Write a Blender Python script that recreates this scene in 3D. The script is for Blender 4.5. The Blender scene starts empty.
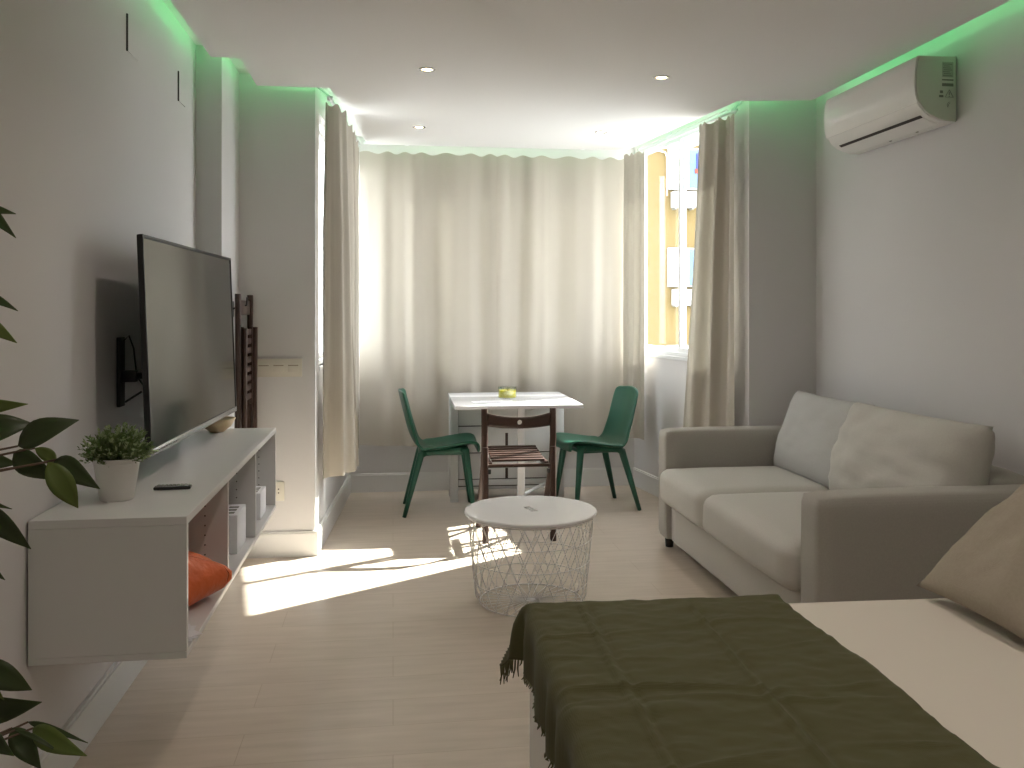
import bpy, bmesh, math, random
from mathutils import Vector, Matrix, noise
random.seed(7)
PI = math.pi
scn = bpy.context.scene
C = scn.collection

# ------------------------------------------------------------------ camera, world, sun, exposure
F_PX, YAW, EYE = 880.0, math.radians(7.70), 1.33
cam_d = bpy.data.cameras.new('camera'); cam = bpy.data.objects.new('camera', cam_d); C.objects.link(cam)
cam_d.sensor_fit = 'HORIZONTAL'; cam_d.sensor_width = 36.0
cam_d.lens = 36.0 * F_PX / 1024.0
cam_d.shift_y = -73.0 / 1024.0
cam_d.clip_start = 0.02; cam_d.clip_end = 200
cam.location = (0, 0, EYE); cam.rotation_euler = (PI / 2, 0, -YAW)
scn.camera = cam
scn.view_settings.view_transform = 'Standard'
scn.view_settings.look = 'None'
scn.view_settings.gamma = 1.0
scn.view_settings.use_curve_mapping = False
scn.view_settings.exposure = 1.05

world = bpy.data.worlds.new('world'); scn.world = world; world.use_nodes = True
bg = world.node_tree.nodes['Background']
bg.inputs['Color'].default_value = (0.96, 0.94, 1.0, 1); bg.inputs['Strength'].default_value = 6.0
wn = world.node_tree; wtc = wn.nodes.new('ShaderNodeTexCoord'); wsx = wn.nodes.new('ShaderNodeSeparateXYZ'); wcr = wn.nodes.new('ShaderNodeValToRGB')
wmr = wn.nodes.new('ShaderNodeMapRange'); wmr.inputs[1].default_value = -1.0; wmr.inputs[2].default_value = 1.0
wn.links.new(wtc.outputs['Generated'], wsx.inputs[0]); wn.links.new(wsx.outputs['Z'], wmr.inputs[0]); wn.links.new(wmr.outputs[0], wcr.inputs[0]); wn.links.new(wcr.outputs[0], bg.inputs['Color'])
wcr.color_ramp.elements[0].position = 0.46; wcr.color_ramp.elements[0].color = (0.50, 0.48, 0.47, 1)     # streets and roofs below the horizon
wcr.color_ramp.elements[1].position = 0.54; wcr.color_ramp.elements[1].color = (0.955, 0.93, 1.0, 1)

sun_d = bpy.data.lights.new('sun', 'SUN'); sun = bpy.data.objects.new('sun', sun_d); C.objects.link(sun)
sun_d.energy = 19.0; sun_d.angle = math.radians(0.6); sun_d.color = (1.0, 0.94, 0.88)
sun.rotation_euler = Vector((-1.20, -0.625, -1.0)).to_track_quat('-Z', 'Y').to_euler()
sun.location = (10, 12, 12)
SPOT_W = 8.0
LED_E = 4.8

# ------------------------------------------------------------------ materials
def mat(name, col, rough=0.6, metal=0.0, spec=0.5, trans=0.0, bump=None, vary=None, emis=None, coat=0.0, sheen=0.0, ior=None):
    m = bpy.data.materials.new(name); m.use_nodes = True
    nt = m.node_tree; b = nt.nodes['Principled BSDF']
    b.inputs['Base Color'].default_value = (*col, 1); b.inputs['Roughness'].default_value = rough
    b.inputs['Metallic'].default_value = metal; b.inputs['Specular IOR Level'].default_value = spec
    if coat: b.inputs['Coat Weight'].default_value = coat
    if sheen: b.inputs['Sheen Weight'].default_value = sheen
    if trans: b.inputs['Transmission Weight'].default_value = trans
    if ior: b.inputs['IOR'].default_value = ior
    if emis: b.inputs['Emission Color'].default_value = (*emis[0], 1); b.inputs['Emission Strength'].default_value = emis[1]
    tc = nt.nodes.new('ShaderNodeTexCoord')
    if vary:                                   # (scale, amount)  mottled colour
        n = nt.nodes.new('ShaderNodeTexNoise'); n.inputs['Scale'].default_value = vary[0]; n.inputs['Detail'].default_value = 4
        nt.links.new(tc.outputs['Object'], n.inputs['Vector'])
        mx = nt.nodes.new('ShaderNodeMix'); mx.data_type = 'RGBA'
        a = vary[1]
        mx.inputs[6].default_value = (*[c * (1 - a) for c in col], 1); mx.inputs[7].default_value = (*[min(1, c * (1 + a)) for c in col], 1)
        nt.links.new(n.outputs['Fac'], mx.inputs[0]); nt.links.new(mx.outputs[2], b.inputs['Base Color'])
    if bump:                                   # (scale, strength, distance)
        n = nt.nodes.new('ShaderNodeTexNoise'); n.inputs['Scale'].default_value = bump[0]; n.inputs['Detail'].default_value = 3
        nt.links.new(tc.outputs['Object'], n.inputs['Vector'])
        bp = nt.nodes.new('ShaderNodeBump'); bp.inputs['Strength'].default_value = bump[1]; bp.inputs['Distance'].default_value = bump[2]
        nt.links.new(n.outputs['Fac'], bp.inputs['Height']); nt.links.new(bp.outputs['Normal'], b.inputs['Normal'])
    return m

def weave(m, scale=900, strength=0.25, dist=0.0006):
    nt = m.node_tree; b = nt.nodes['Principled BSDF']
    tc = nt.nodes.new('ShaderNodeTexCoord'); hs = []
    for d in ('X', 'Z', 'Y'):
        w = nt.nodes.new('ShaderNodeTexWave'); w.bands_direction = d; w.inputs['Scale'].default_value = scale / 6.0; w.inputs['Distortion'].default_value = 1.5
        nt.links.new(tc.outputs['Object'], w.inputs['Vector']); hs.append(w)
    a = nt.nodes.new('ShaderNodeMath'); a.operation = 'ADD'; nt.links.new(hs[0].outputs['Fac'], a.inputs[0]); nt.links.new(hs[1].outputs['Fac'], a.inputs[1])
    a2 = nt.nodes.new('ShaderNodeMath'); a2.operation = 'ADD'; nt.links.new(a.outputs[0], a2.inputs[0]); nt.links.new(hs[2].outputs['Fac'], a2.inputs[1])
    bp = nt.nodes.new('ShaderNodeBump'); bp.inputs['Strength'].default_value = strength; bp.inputs['Distance'].default_value = dist
    nt.links.new(a2.outputs[0], bp.inputs['Height']); nt.links.new(bp.outputs['Normal'], b.inputs['Normal'])
    return m

M = {}
M['wall'] = mat('wall_paint', (0.69, 0.675, 0.68), 0.75, bump=(60, 0.08, 0.002), vary=(1.2, 0.015))
M['ceil'] = mat('ceiling_paint', (0.80, 0.79, 0.795), 0.8)
M['base'] = mat('baseboard_white', (0.76, 0.755, 0.75), 0.4)
M['frame'] = mat('window_frame_white', (0.80, 0.82, 0.84), 0.35)
M['white'] = mat('white_laminate', (0.68, 0.675, 0.67), 0.32, vary=(14, 0.02))
M['whiteg'] = mat('white_gloss_table', (0.84, 0.84, 0.86), 0.18)
M['hole'] = mat('dark_gap', (0.05, 0.045, 0.04), 0.8)
M['black'] = mat('black_plastic', (0.012, 0.012, 0.013), 0.4)
M['screen'] = mat('tv_screen_glass', (0.02, 0.021, 0.019), 0.12, spec=1.0, ior=1.6)
M['silver'] = mat('silver_trim', (0.55, 0.56, 0.58), 0.25, metal=0.8)
M['green'] = mat('green_plastic', (0.010, 0.088, 0.052), 0.38, bump=(220, 0.15, 0.001))
M['brown'] = mat('brown_stained_wood', (0.048, 0.024, 0.017), 0.42, vary=(22, 0.3))
M['wood'] = mat('light_bamboo', (0.72, 0.55, 0.33), 0.45, vary=(12, 0.12))
M['wire'] = mat('white_wire', (0.84, 0.83, 0.82), 0.35)
M['acw'] = mat('glossy_white_plastic', (0.80, 0.79, 0.77), 0.16)
M['acs'] = mat('matt_white_shaded', (0.62, 0.62, 0.57), 0.5)  # air conditioner ends: their shadow is put into this grey-green tone
M['grey'] = mat('grey_print', (0.20, 0.20, 0.18), 0.6)
M['sofa'] = weave(mat('beige_sofa_fabric', (0.40, 0.38, 0.345), 0.9, vary=(160, 0.10), sheen=0.15), 700, 0.3)
M['sofa2'] = weave(mat('beige_sofa_cushion_fabric', (0.54, 0.52, 0.48), 0.9, vary=(160, 0.08), sheen=0.15), 700, 0.3)
M['sheet'] = mat('cream_bed_sheet', (0.72, 0.66, 0.58), 0.85, bump=(9, 0.15, 0.01))
M['olive'] = weave(mat('olive_blanket', (0.082, 0.078, 0.028), 0.9, vary=(25, 0.07), sheen=0.05), 500, 0.35)
M['taupe'] = weave(mat('taupe_linen', (0.36, 0.31, 0.245), 0.9, vary=(120, 0.10)), 700, 0.3)
M['cream'] = mat('cream_plastic', (0.72, 0.685, 0.61), 0.35)
M['orange'] = mat('orange_plastic_bag', (0.80, 0.17, 0.055), 0.3, bump=(18, 0.6, 0.02))
M['paper'] = mat('white_paper', (0.80, 0.80, 0.84), 0.6)
M['pot'] = mat('white_pot', (0.72, 0.70, 0.67), 0.35)
M['soil'] = mat('potting_soil', (0.05, 0.035, 0.02), 0.95)
M['yellow'] = mat('yellow_wax', (0.88, 0.72, 0.03), 0.35)
M['facade'] = mat('yellow_render', (0.125, 0.086, 0.028), 0.9, vary=(0.8, 0.06))
M['fwhite'] = mat('exterior_white', (0.30, 0.30, 0.30), 0.6)
M['fblue'] = mat('exterior_glass_blue', (0.06, 0.12, 0.20), 0.3)
M['cblue'] = mat('blue_laundry', (0.02, 0.03, 0.16), 0.8)
M['cred'] = mat('red_laundry', (0.18, 0.03, 0.015), 0.8)
M['terra'] = mat('dark_basket', (0.16, 0.12, 0.08), 0.8)
M['bark'] = mat('brown_bark', (0.10, 0.065, 0.04), 0.8)
M['led'] = mat('green_led', (0.02, 0.2, 0.05), 0.5, emis=((0.25, 1.0, 0.36), LED_E))
M['bulb'] = mat('lamp_bulb_glow', (1, 0.9, 0.7), 0.5, emis=((1.0, 0.72, 0.36), 12.0))

def mat_leaf(name, c1, c2):
    m = mat(name, c1, 0.4, vary=(9, 0.25))
    nt = m.node_tree; b = nt.nodes['Principled BSDF']; out = nt.nodes['Material Output']
    t = nt.nodes.new('ShaderNodeBsdfTranslucent'); t.inputs['Color'].default_value = (*c2, 1)
    mx = nt.nodes.new('ShaderNodeMixShader'); mx.inputs[0].default_value = 0.3
    nt.links.new(b.outputs[0], mx.inputs[1]); nt.links.new(t.outputs[0], mx.inputs[2]); nt.links.new(mx.outputs[0], out.inputs['Surface'])
    return m
M['leaf_d'] = mat_leaf('dark_green_leaf', (0.058, 0.082, 0.030), (0.10, 0.17, 0.03))
M['leaf_b'] = mat_leaf('bright_green_leaf', (0.15, 0.20, 0.05), (0.24, 0.34, 0.06))
M['leaf_s'] = mat_leaf('small_green_leaf', (0.17, 0.23, 0.10), (0.12, 0.22, 0.04))
M['leaf_t'] = mat_leaf('pale_leaf_tip', (0.42, 0.50, 0.28), (0.3, 0.4, 0.2))

def mat_curtain(name, col, tcol, f):
    m = mat(name, col, 0.85, vary=(3, 0.04)); weave(m, 900, 0.25)
    nt = m.node_tree; b = nt.nodes['Principled BSDF']; out = nt.nodes['Material Output']
    t = nt.nodes.new('ShaderNodeBsdfTranslucent'); t.inputs['Color'].default_value = (*tcol, 1)
    mx = nt.nodes.new('ShaderNodeMixShader'); mx.inputs[0].default_value = f
    nt.links.new(b.outputs[0], mx.inputs[1]); nt.links.new(t.outputs[0], mx.inputs[2]); nt.links.new(mx.outputs[0], out.inputs['Surface'])
    return m
M['curtain'] = mat_curtain('linen_curtain', (0.455, 0.415, 0.355), (0.62, 0.58, 0.47), 0.025)

def mat_glass(name, tint, base=0.03):
    m = bpy.data.materials.new(name); m.use_nodes = True; nt = m.node_tree
    nt.nodes.remove(nt.nodes['Principled BSDF']); out = nt.nodes['Material Output']
    tr = nt.nodes.new('ShaderNodeBsdfTransparent'); tr.inputs[0].default_value = (*tint, 1)
    gl = nt.nodes.new('ShaderNodeBsdfGlossy'); gl.inputs['Roughness'].default_value = 0.0
    lw = nt.nodes.new('ShaderNodeLayerWeight'); lw.inputs['Blend'].default_value = 0.5
    pw_ = nt.nodes.new('ShaderNodeMath'); pw_.operation = 'POWER'; pw_.inputs[1].default_value = 4.0; nt.links.new(lw.outputs['Facing'], pw_.inputs[0])
    fr = nt.nodes.new('ShaderNodeMath'); fr.operation = 'MULTIPLY_ADD'; fr.inputs[1].default_value = 0.12; fr.inputs[2].default_value = base; nt.links.new(pw_.outputs[0], fr.inputs[0])
    mx = nt.nodes.new('ShaderNodeMixShader')
    nt.links.new(fr.outputs[0], mx.inputs[0]); nt.links.new(tr.outputs[0], mx.inputs[1]); nt.links.new(gl.outputs[0], mx.inputs[2]); nt.links.new(mx.outputs[0], out.inputs['Surface'])
    return m
M['glass'] = mat_glass('window_glass', (0.93, 0.97, 0.96))
M['jar'] = mat_glass('jar_glass', (0.90, 0.93, 0.90), 0.14)

def mat_floor():
    m = mat('pale_floor_planks', (0.5, 0.43, 0.34), 0.30, spec=0.45)
    nt = m.node_tree; b = nt.nodes['Principled BSDF']
    tc = nt.nodes.new('ShaderNodeTexCoord'); br = nt.nodes.new('ShaderNodeTexBrick')
    nt.links.new(tc.outputs['Object'], br.inputs['Vector'])
    br.inputs['Scale'].default_value = 1.0; br.inputs['Brick Width'].default_value = 1.25; br.inputs['Row Height'].default_value = 0.19
    br.inputs['Mortar Size'].default_value = 0.0016; br.inputs['Mortar Smooth'].default_value = 0.3; br.offset = 0.37
    br.inputs['Color1'].default_value = (0.565, 0.485, 0.41, 1); br.inputs['Color2'].default_value = (0.58, 0.495, 0.415, 1); br.inputs['Mortar'].default_value = (0.46, 0.375, 0.29, 1)
    mp = nt.nodes.new('ShaderNodeMapping'); mp.inputs['Scale'].default_value = (1.2, 9, 1)
    nt.links.new(tc.outputs['Object'], mp.inputs['Vector'])
    n = nt.nodes.new('ShaderNodeTexNoise'); n.inputs['Scale'].default_value = 3.0; n.inputs['Detail'].default_value = 6
    nt.links.new(mp.outputs[0], n.inputs['Vector'])
    mx = nt.nodes.new('ShaderNodeMix'); mx.data_type = 'RGBA'; mx.blend_type = 'MULTIPLY'; mx.inputs[0].default_value = 1.0
    cr = nt.nodes.new('ShaderNodeValToRGB'); cr.color_ramp.elements[0].position = 0.3; cr.color_ramp.elements[0].color = (0.90, 0.89, 0.87, 1); cr.color_ramp.elements[1].position = 0.7; cr.color_ramp.elements[1].color = (1.04, 1.04, 1.04, 1)
    nt.links.new(n.outputs['Fac'], cr.inputs[0]); nt.links.new(br.outputs['Color'], mx.inputs[6]); nt.links.new(cr.outputs[0], mx.inputs[7])
    nt.links.new(mx.outputs[2], b.inputs['Base Color'])
    bp = nt.nodes.new('ShaderNodeBump'); bp.inputs['Strength'].default_value = 0.25; bp.inputs['Distance'].default_value = 0.001; bp.invert = True
    nt.links.new(br.outputs['Fac'], bp.inputs['Height']); nt.links.new(bp.outputs['Normal'], b.inputs['Normal'])
    return m
M['floor'] = mat_floor()

# ------------------------------------------------------------------ mesh helpers
class MB:
    def __init__(s): s.bm = bmesh.new()
    def merge(s, t, mtx=None):
        if mtx: bmesh.ops.transform(t, matrix=mtx, verts=t.verts)
        me = bpy.data.meshes.new('tmp'); t.to_mesh(me); t.free(); s.bm.from_mesh(me); bpy.data.meshes.remove(me)
    def box(s, x0, x1, y0, y1, z0, z1, bev=0.0, seg=2, mtx=None):
        t = bmesh.new(); bmesh.ops.create_cube(t, size=1)
        bmesh.ops.scale(t, vec=(abs(x1 - x0), abs(y1 - y0), abs(z1 - z0)), verts=t.verts)
        bmesh.ops.translate(t, vec=((x0 + x1) / 2, (y0 + y1) / 2, (z0 + z1) / 2), verts=t.verts)
        if bev: bmesh.ops.bevel(t, geom=t.edges[:], offset=bev, segments=seg, profile=0.5, affect='EDGES')
        s.merge(t, mtx); return s
    def prism(s, pts, z0, z1, bev=0.0):
        t = bmesh.new(); vs = [t.verts.new((x, y, z0)) for x, y in pts]; f = t.faces.new(vs)
        r = bmesh.ops.extrude_face_region(t, geom=[f]); bmesh.ops.translate(t, vec=(0, 0, z1 - z0), verts=[v for v in r['geom'] if isinstance(v, bmesh.types.BMVert)])
        bmesh.ops.recalc_face_normals(t, faces=t.faces)
        if bev: bmesh.ops.bevel(t, geom=t.edges[:], offset=bev, segments=2, profile=0.5, affect='EDGES')
        s.merge(t); return s
    def profile_y(s, pts, y0, y1, bev=0.0):     # polygon in (x,z) extruded along y
        t = bmesh.new(); vs = [t.verts.new((x, y0, z)) for x, z in pts]; f = t.faces.new(vs)
        r = bmesh.ops.extrude_face_region(t, geom=[f]); bmesh.ops.translate(t, vec=(0, y1 - y0, 0), verts=[v for v in r['geom'] if isinstance(v, bmesh.types.BMVert)])
        bmesh.ops.recalc_face_normals(t, faces=t.faces)
        if bev: bmesh.ops.bevel(t, geom=t.edges[:], offset=bev, segments=1, profile=0.5, affect='EDGES')
        s.merge(t); return s
    def tube(s, path, r, seg=8, closed=False, flat=None):  # r number or list; flat=(rx,ry) elliptical scale
        P = [Vector(p) for p in path]; n = len(P); rs = r if isinstance(r, (list, tuple)) else [r] * n
        rings = []; up = Vector((0, 0, 1)); prev = None
        for i, p in enumerate(P):
            if closed: d = P[(i + 1) % n] - P[(i - 1) % n]
            else: d = P[min(i + 1, n - 1)] - P[max(i - 1, 0)]
            d.normalize()
            if prev is None:
                a = d.cross(up if abs(d.z) < 0.95 else Vector((1, 0, 0))).normalized()
            else:
                a = (prev - d * prev.dot(d)).normalized()
            prev = a; b = d.cross(a)
            fx, fy = flat or (1, 1)
            rings.append([s.bm.verts.new(p + (a * math.cos(2 * PI * k / seg) * fx + b * math.sin(2 * PI * k / seg) * fy) * rs[i]) for k in range(seg)])
        m = n if closed else n - 1
        for i in range(m):
            A, B = rings[i], rings[(i + 1) % n]
            for k in range(seg): s.bm.faces.new((A[k], A[(k + 1) % seg], B[(k + 1) % seg], B[k]))
        if not closed:
            s.bm.faces.new(list(reversed(rings[0]))); s.bm.faces.new(rings[-1])
        return s
    def lathe(s, prof, c=(0, 0, 0), seg=40, sx=1, sy=1):
        rings = []
        for r, z in prof:
            if r < 1e-6: rings.append([s.bm.verts.new((c[0], c[1], c[2] + z))])
            else: rings.append([s.bm.verts.new((c[0] + sx * r * math.cos(2 * PI * k / seg), c[1] + sy * r * math.sin(2 * PI * k / seg), c[2] + z)) for k in range(seg)])
        for A, B in zip(rings, rings[1:]):
            for k in range(seg):
                k2 = (k + 1) % seg
                if len(A) == 1 and len(B) == 1: continue
                if len(A) == 1: s.bm.faces.new((A[0], B[k2], B[k]))
                elif len(B) == 1: s.bm.faces.new((A[k], A[k2], B[0]))
                else: s.bm.faces.new((A[k], A[k2], B[k2], B[k]))
        return s
    def grid(s, fn, nu, nv):                     # open sheet
        V = [[s.bm.verts.new(fn(i / nu, j / nv)) for j in range(nv + 1)] for i in range(nu + 1)]
        for i in range(nu):
            for j in range(nv): s.bm.faces.new((V[i][j], V[i + 1][j], V[i + 1][j + 1], V[i][j + 1]))
        return s
    def mark(s): s.nf = len(s.bm.faces); return s      # faces added after this use the second material
    def build(s, name, m, parent=None, smooth=False, solid=0.0, sub=0, loc=None, recalc=True, m2=None):
        if recalc: bmesh.ops.recalc_face_normals(s.bm, faces=s.bm.faces)
        me = bpy.data.meshes.new(name); s.bm.to_mesh(me); s.bm.free(); me.materials.append(m)
        for p in me.polygons: p.use_smooth = bool(smooth)
        if m2:
            me.materials.append(m2)
            for p in me.polygons: p.material_index = 1 if p.index >= s.nf else 0
        o = bpy.data.objects.new(name, me); C.objects.link(o)
        if parent: o.parent = parent
        if loc: o.location = loc
        if smooth == 'auto':
            me.set_sharp_from_angle(angle=math.radians(38))
        if solid:
            md = o.modifiers.new('solid', 'SOLIDIFY'); md.thickness = solid; md.offset = 0
        if sub:
            md = o.modifiers.new('sub', 'SUBSURF'); md.levels = sub; md.render_levels = sub
        return o

def tag(o, label=None, cat=None, group=None, kind=None):
    if label: o['label'] = label
    if cat: o['category'] = cat
    if group: o['group'] = group
    if kind: o['kind'] = kind
    return o
def thing(name, label, cat, loc=(0, 0, 0), rz=0, group=None, rot=None):
    o = bpy.data.objects.new(name, None); C.objects.link(o); o.location = loc
    o.rotation_euler = rot if rot else (0, 0, rz); o.empty_display_size = 0.1
    return tag(o, label, cat, group)
def copy_tree(o, parent=None):
    c = o.copy(); C.objects.link(c); c.parent = parent
    for ch in [x for x in bpy.data.objects if x.parent == o]: copy_tree(ch, c)
    return c
def struct(o): o['kind'] = 'structure'; return o

def fbm(x, y, z=0.0): return noise.fractal(Vector((x, y, z)), 1.0, 2.0, 4)

# ------------------------------------------------------------------ room shell
XL, XR, YP, YB, YR, ZC, ZT = -0.94, 2.466, 4.89, 6.55, -2.0, 2.52, 2.61
BL0, BL1 = (-0.42, YP), (-0.32, YB)     # bay left wall
BR0, BR1 = (2.053, YP), (1.83, YB)      # bay right wall
TH = 0.16
struct(MB().prism([(XL - TH, YR - TH), (XR + TH, YR - TH), (XR + TH, YP + TH), (2.3, YB + TH), (-0.6, YB + TH), (XL - TH, YP + TH)], -0.2, 0.0).build('floor', M['floor']))
struct(MB().prism([(XL - TH, YR - TH), (XR + TH, YR - TH), (XR + TH, YP + TH), (2.3, YB + TH), (-0.6, YB + TH), (XL - TH, YP + TH)], ZT, ZT + 0.2).build('ceiling_recess', M['ceil']))
SL = [(-0.845, YR + 0.1), (-0.845, 4.273), (-0.712, 4.273), (-0.712, 4.785), (-0.333, 4.785), (-0.18, 6.36), (1.711, 6.36), (1.937, 4.77), (2.345, 4.70), (2.345, YR + 0.1)]
struct(MB().prism(SL, ZC, ZC + 0.015).build('ceiling', M['ceil']))

struct(MB().prism([(XL - TH, YR - TH), (XL, YR - TH), (XL, 4.40), (-0.82, 4.40), (-0.82, YP), (-0.42, YP), (-0.42 + 0.004, YP + 0.06), (-0.60, YP + 0.10), (XL - TH, YP + 0.10)], 0, ZT, 0.0).build('wall_left', M['wall']))
struct(MB().prism([(XR + TH, YR - TH), (XR, YR - TH), (XR, YP), (2.053, YP), (2.045, YP + 0.06), (2.25, YP + 0.10), (XR + TH, YP + 0.10)], 0, ZT).build('wall_right', M['wall']))
struct(MB().box(XL - TH, XR + TH, YR - TH, YR, 0, ZT).build('wall_rear', M['wall']))

ZS, ZL = 1.02, 2.56
def lerp2(a, b, t): return (a[0] + (b[0] - a[0]) * t, a[1] + (b[1] - a[1]) * t)
def wall_with_window(name, a, b, outward, t0, t1, e0=0.0, e1=1.0, ZL=ZL):
    """a->b inner line; outward (x,y) thickness vector; window between t0,t1"""
    m = MB()
    def seg(p, q, z0, z1):
        m.prism([p, q, (q[0] + outward[0], q[1] + outward[1]), (p[0] + outward[0], p[1] + outward[1])], z0, z1)
    w0, w1 = lerp2(a, b, t0), lerp2(a, b, t1); a, b = lerp2(a, b, e0), lerp2(a, b, e1)
    seg(a, b, 0, ZS); seg(a, b, ZL, ZT)
    seg(a, w0, ZS, ZL); seg(w1, b, ZS, ZL)
    return struct(m.build(name, M['wall']))
wall_with_window('wall_bay_left', BL0, BL1, (-TH, 0), 0.09, 0.955, 0.03, 1.0, 2.44)
wall_with_window('wall_bay_right', BR0, BR1, (0.07, 0), 0.15, 0.97, 0.03)
wall_with_window('wall_back', (BL1[0] - 0.065, YB), (BR1[0] + 0.065, YB), (0, 0.07), 0.05, 0.93, 0.0, 1.0, 2.44)

def baseboard(name, pts):
    m = MB(); th = 0.016
    for (p, q) in zip(pts, pts[1:]):
        p, q = Vector((*p, 0)), Vector((*q, 0)); d = (q - p); L = d.length; a = math.atan2(d.y, d.x)
        mt = Matrix.Translation(p) @ Matrix.Rotation(a, 4, 'Z')
        m.box(0, L, -th, 0.0, 0, 0.125, mtx=mt); m.box(0, L, -th * 0.65, 0, 0.125, 0.135, mtx=mt)
    return struct(m.build(name, M['base']))
baseboard('baseboard_left', [(XL, YR), (XL, 4.40), (-0.82, 4.40), (-0.82, YP), (-0.404, YP)])
baseboard('baseboard_bay_left', [(-0.42, YP - 0.016), (BL1[0], YB)])
baseboard('baseboard_back', [BL1, BR1])
baseboard('baseboard_bay_right', [BR1, (BR0[0], YP - 0.016)])
baseboard('baseboard_right', [(2.037, YP), (XR, YP), (XR, YR)])

def window(idx, p, q, z0, z1, n, open_first=False):
    """frame from p to q (2D), local x along, y outward (left of direction p->q is outward)"""
    P, Q = Vector((*p, 0)), Vector((*q, 0)); d = Q - P; L = d.length
    root = bpy.data.objects.new('window_%d' % idx, None); C.objects.link(root)
    root.location = (p[0], p[1], z0); root.rotation_euler = (0, 0, math.atan2(d.y, d.x)); struct(root)
    H = z1 - z0; w = 0.026; m = MB()
    m.box(0, L, 0, 0.052, 0, w, 0.003); m.box(0, L, 0, 0.052, H - w, H, 0.003)
    m.box(0, w, 0, 0.052, w, H - w, 0.003); m.box(L - w, L, 0, 0.052, w, H - w, 0.003)
    m.build('window_frame', M['frame'], root)
    sill = MB().box(-0.0, L, -0.025, 0.0, -0.025, 0.0, 0.004).build('window_sill', M['frame'], root)
    sw = (L - 2 * w) / n
    for i in range(n):
        x0 = w + i * sw - (0.018 if i else 0); x1 = w + (i + 1) * sw + (0.018 if i < n - 1 else 0); y0 = 0.006 if i % 2 else 0.028; y1 = y0 + 0.019; s_ = 0.030
        f = MB(); f.box(x0, x1, y0, y1, w, w + s_, 0.002); f.box(x0, x1, y0, y1, H - w - s_, H - w, 0.002)
        f.box(x0, x0 + s_, y0, y1, w + s_, H - w - s_, 0.002); f.box(x1 - s_, x1, y0, y1, w + s_, H - w - s_, 0.002)
        so = f.build('sash', M['frame'], root)
        MB().box(x0 + s_, x1 - s_, (y0 + y1) / 2 - 0.002, (y0 + y1) / 2 + 0.002, w + s_, H - w - s_).build('pane', M['glass'], so)
        if i == 0: MB().box(x0 + 0.010, x0 + 0.026, y0 - 0.016, y0, H * 0.42, H * 0.42 + 0.07, 0.003).build('window_latch', M['black'], so)
    return root
def off(p, v): return (p[0] + v[0], p[1] + v[1])
window(1, off(lerp2(BR1, BR0, 0.03), (0.012, 0)), off(lerp2(BR1, BR0, 0.85), (0.012, 0)), ZS, ZL, 2)
window(2, off(lerp2(BL0, BL1, 0.09), (-0.02, 0)), off(lerp2(BL0, BL1, 0.955), (-0.02, 0)), ZS, 2.44, 2)
LB0, LB1 = (BL1[0] - 0.065, YB), (BR1[0] + 0.065, YB)
w3 = window(3, off(lerp2(LB0, LB1, 0.05), (0, 0.015)), off(lerp2(LB0, LB1, 0.93), (0, 0.015)), ZS, 2.44, 3)

# green light strip lying on the dropped ceiling along its edge
led = MB()
def inset(pts, d):
    c = []
    n = len(pts)
    for i in range(n):
        p0, p1, p2 = Vector(pts[i - 1]), Vector(pts[i]), Vector(pts[(i + 1) % n])
        a = (p1 - p0).normalized(); b = (p2 - p1).normalized()
        na, nb = Vector((a.y, -a.x)), Vector((b.y, -b.x))
        k = (na + nb); k = k / max(0.3, (1 + na.dot(nb)))
        c.append(tuple(p1 + k * d))
    return c
IN = inset(SL, 0.07)
for i in range(0, len(IN) - 1):
    p, q = Vector((*IN[i], 0)), Vector((*IN[i + 1], 0)); d = q - p; L = d.length
    led.box(0, L, -0.005, 0.005, ZC + 0.0155, ZC + 0.028, mtx=Matrix.Translation(p) @ Matrix.Rotation(math.atan2(d.y, d.x), 4, 'Z'))
tag(led.build('led_strip', M['led']), 'glowing green light strip hidden along the edge of the dropped ceiling', 'light strip')

# ------------------------------------------------------------------ recessed lamps
DL = [((0.166, 4.35), 'nearer of the two recessed ceiling lamps on the left'), ((1.356, 4.34), 'nearer of the two recessed ceiling lamps on the right'),
      ((0.167, 5.72), 'recessed ceiling lamp on the left by the window curtains'), ((1.37, 5.717), 'recessed ceiling lamp on the right by the window curtains')]
for y, w in ((2.6, 'above the coffee table end of the bed'), (0.9, 'above the camera end of the bed'), (-0.8, 'nearest to the rear wall')):  # unseen lamp pairs, added for warm fill from the camera side
    DL += [((0.166, y), 'unseen added recessed ceiling lamp on the left side ' + w), ((1.356, y), 'unseen added recessed ceiling lamp on the right side ' + w)]
for (x, y), lab in DL:
    t = thing('downlight', lab, 'ceiling lamp', (x, y, ZC), 0, 'recessed ceiling lamps')
    MB().lathe([(0.026, -0.0), (0.028, -0.004), (0.040, -0.003), (0.042, 0.0)], seg=28).build('trim_ring', M['silver'], t, True)
    MB().lathe([(0, -0.0035), (0.018, -0.003), (0.026, -0.001)], seg=24).build('bulb', M['bulb'], t, True)
    l = bpy.data.lights.new('lamp_light', 'SPOT'); l.energy = SPOT_W * (1.0 if y < 3 else 0.35); l.color = (1.0, 0.87, 0.78); l.spot_size = math.radians(140); l.spot_blend = 0.9; l.shadow_soft_size = 0.025
    o = bpy.data.objects.new('lamp_light', l); C.objects.link(o); o.parent = t; o.location = (0, 0, -0.02)

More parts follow.
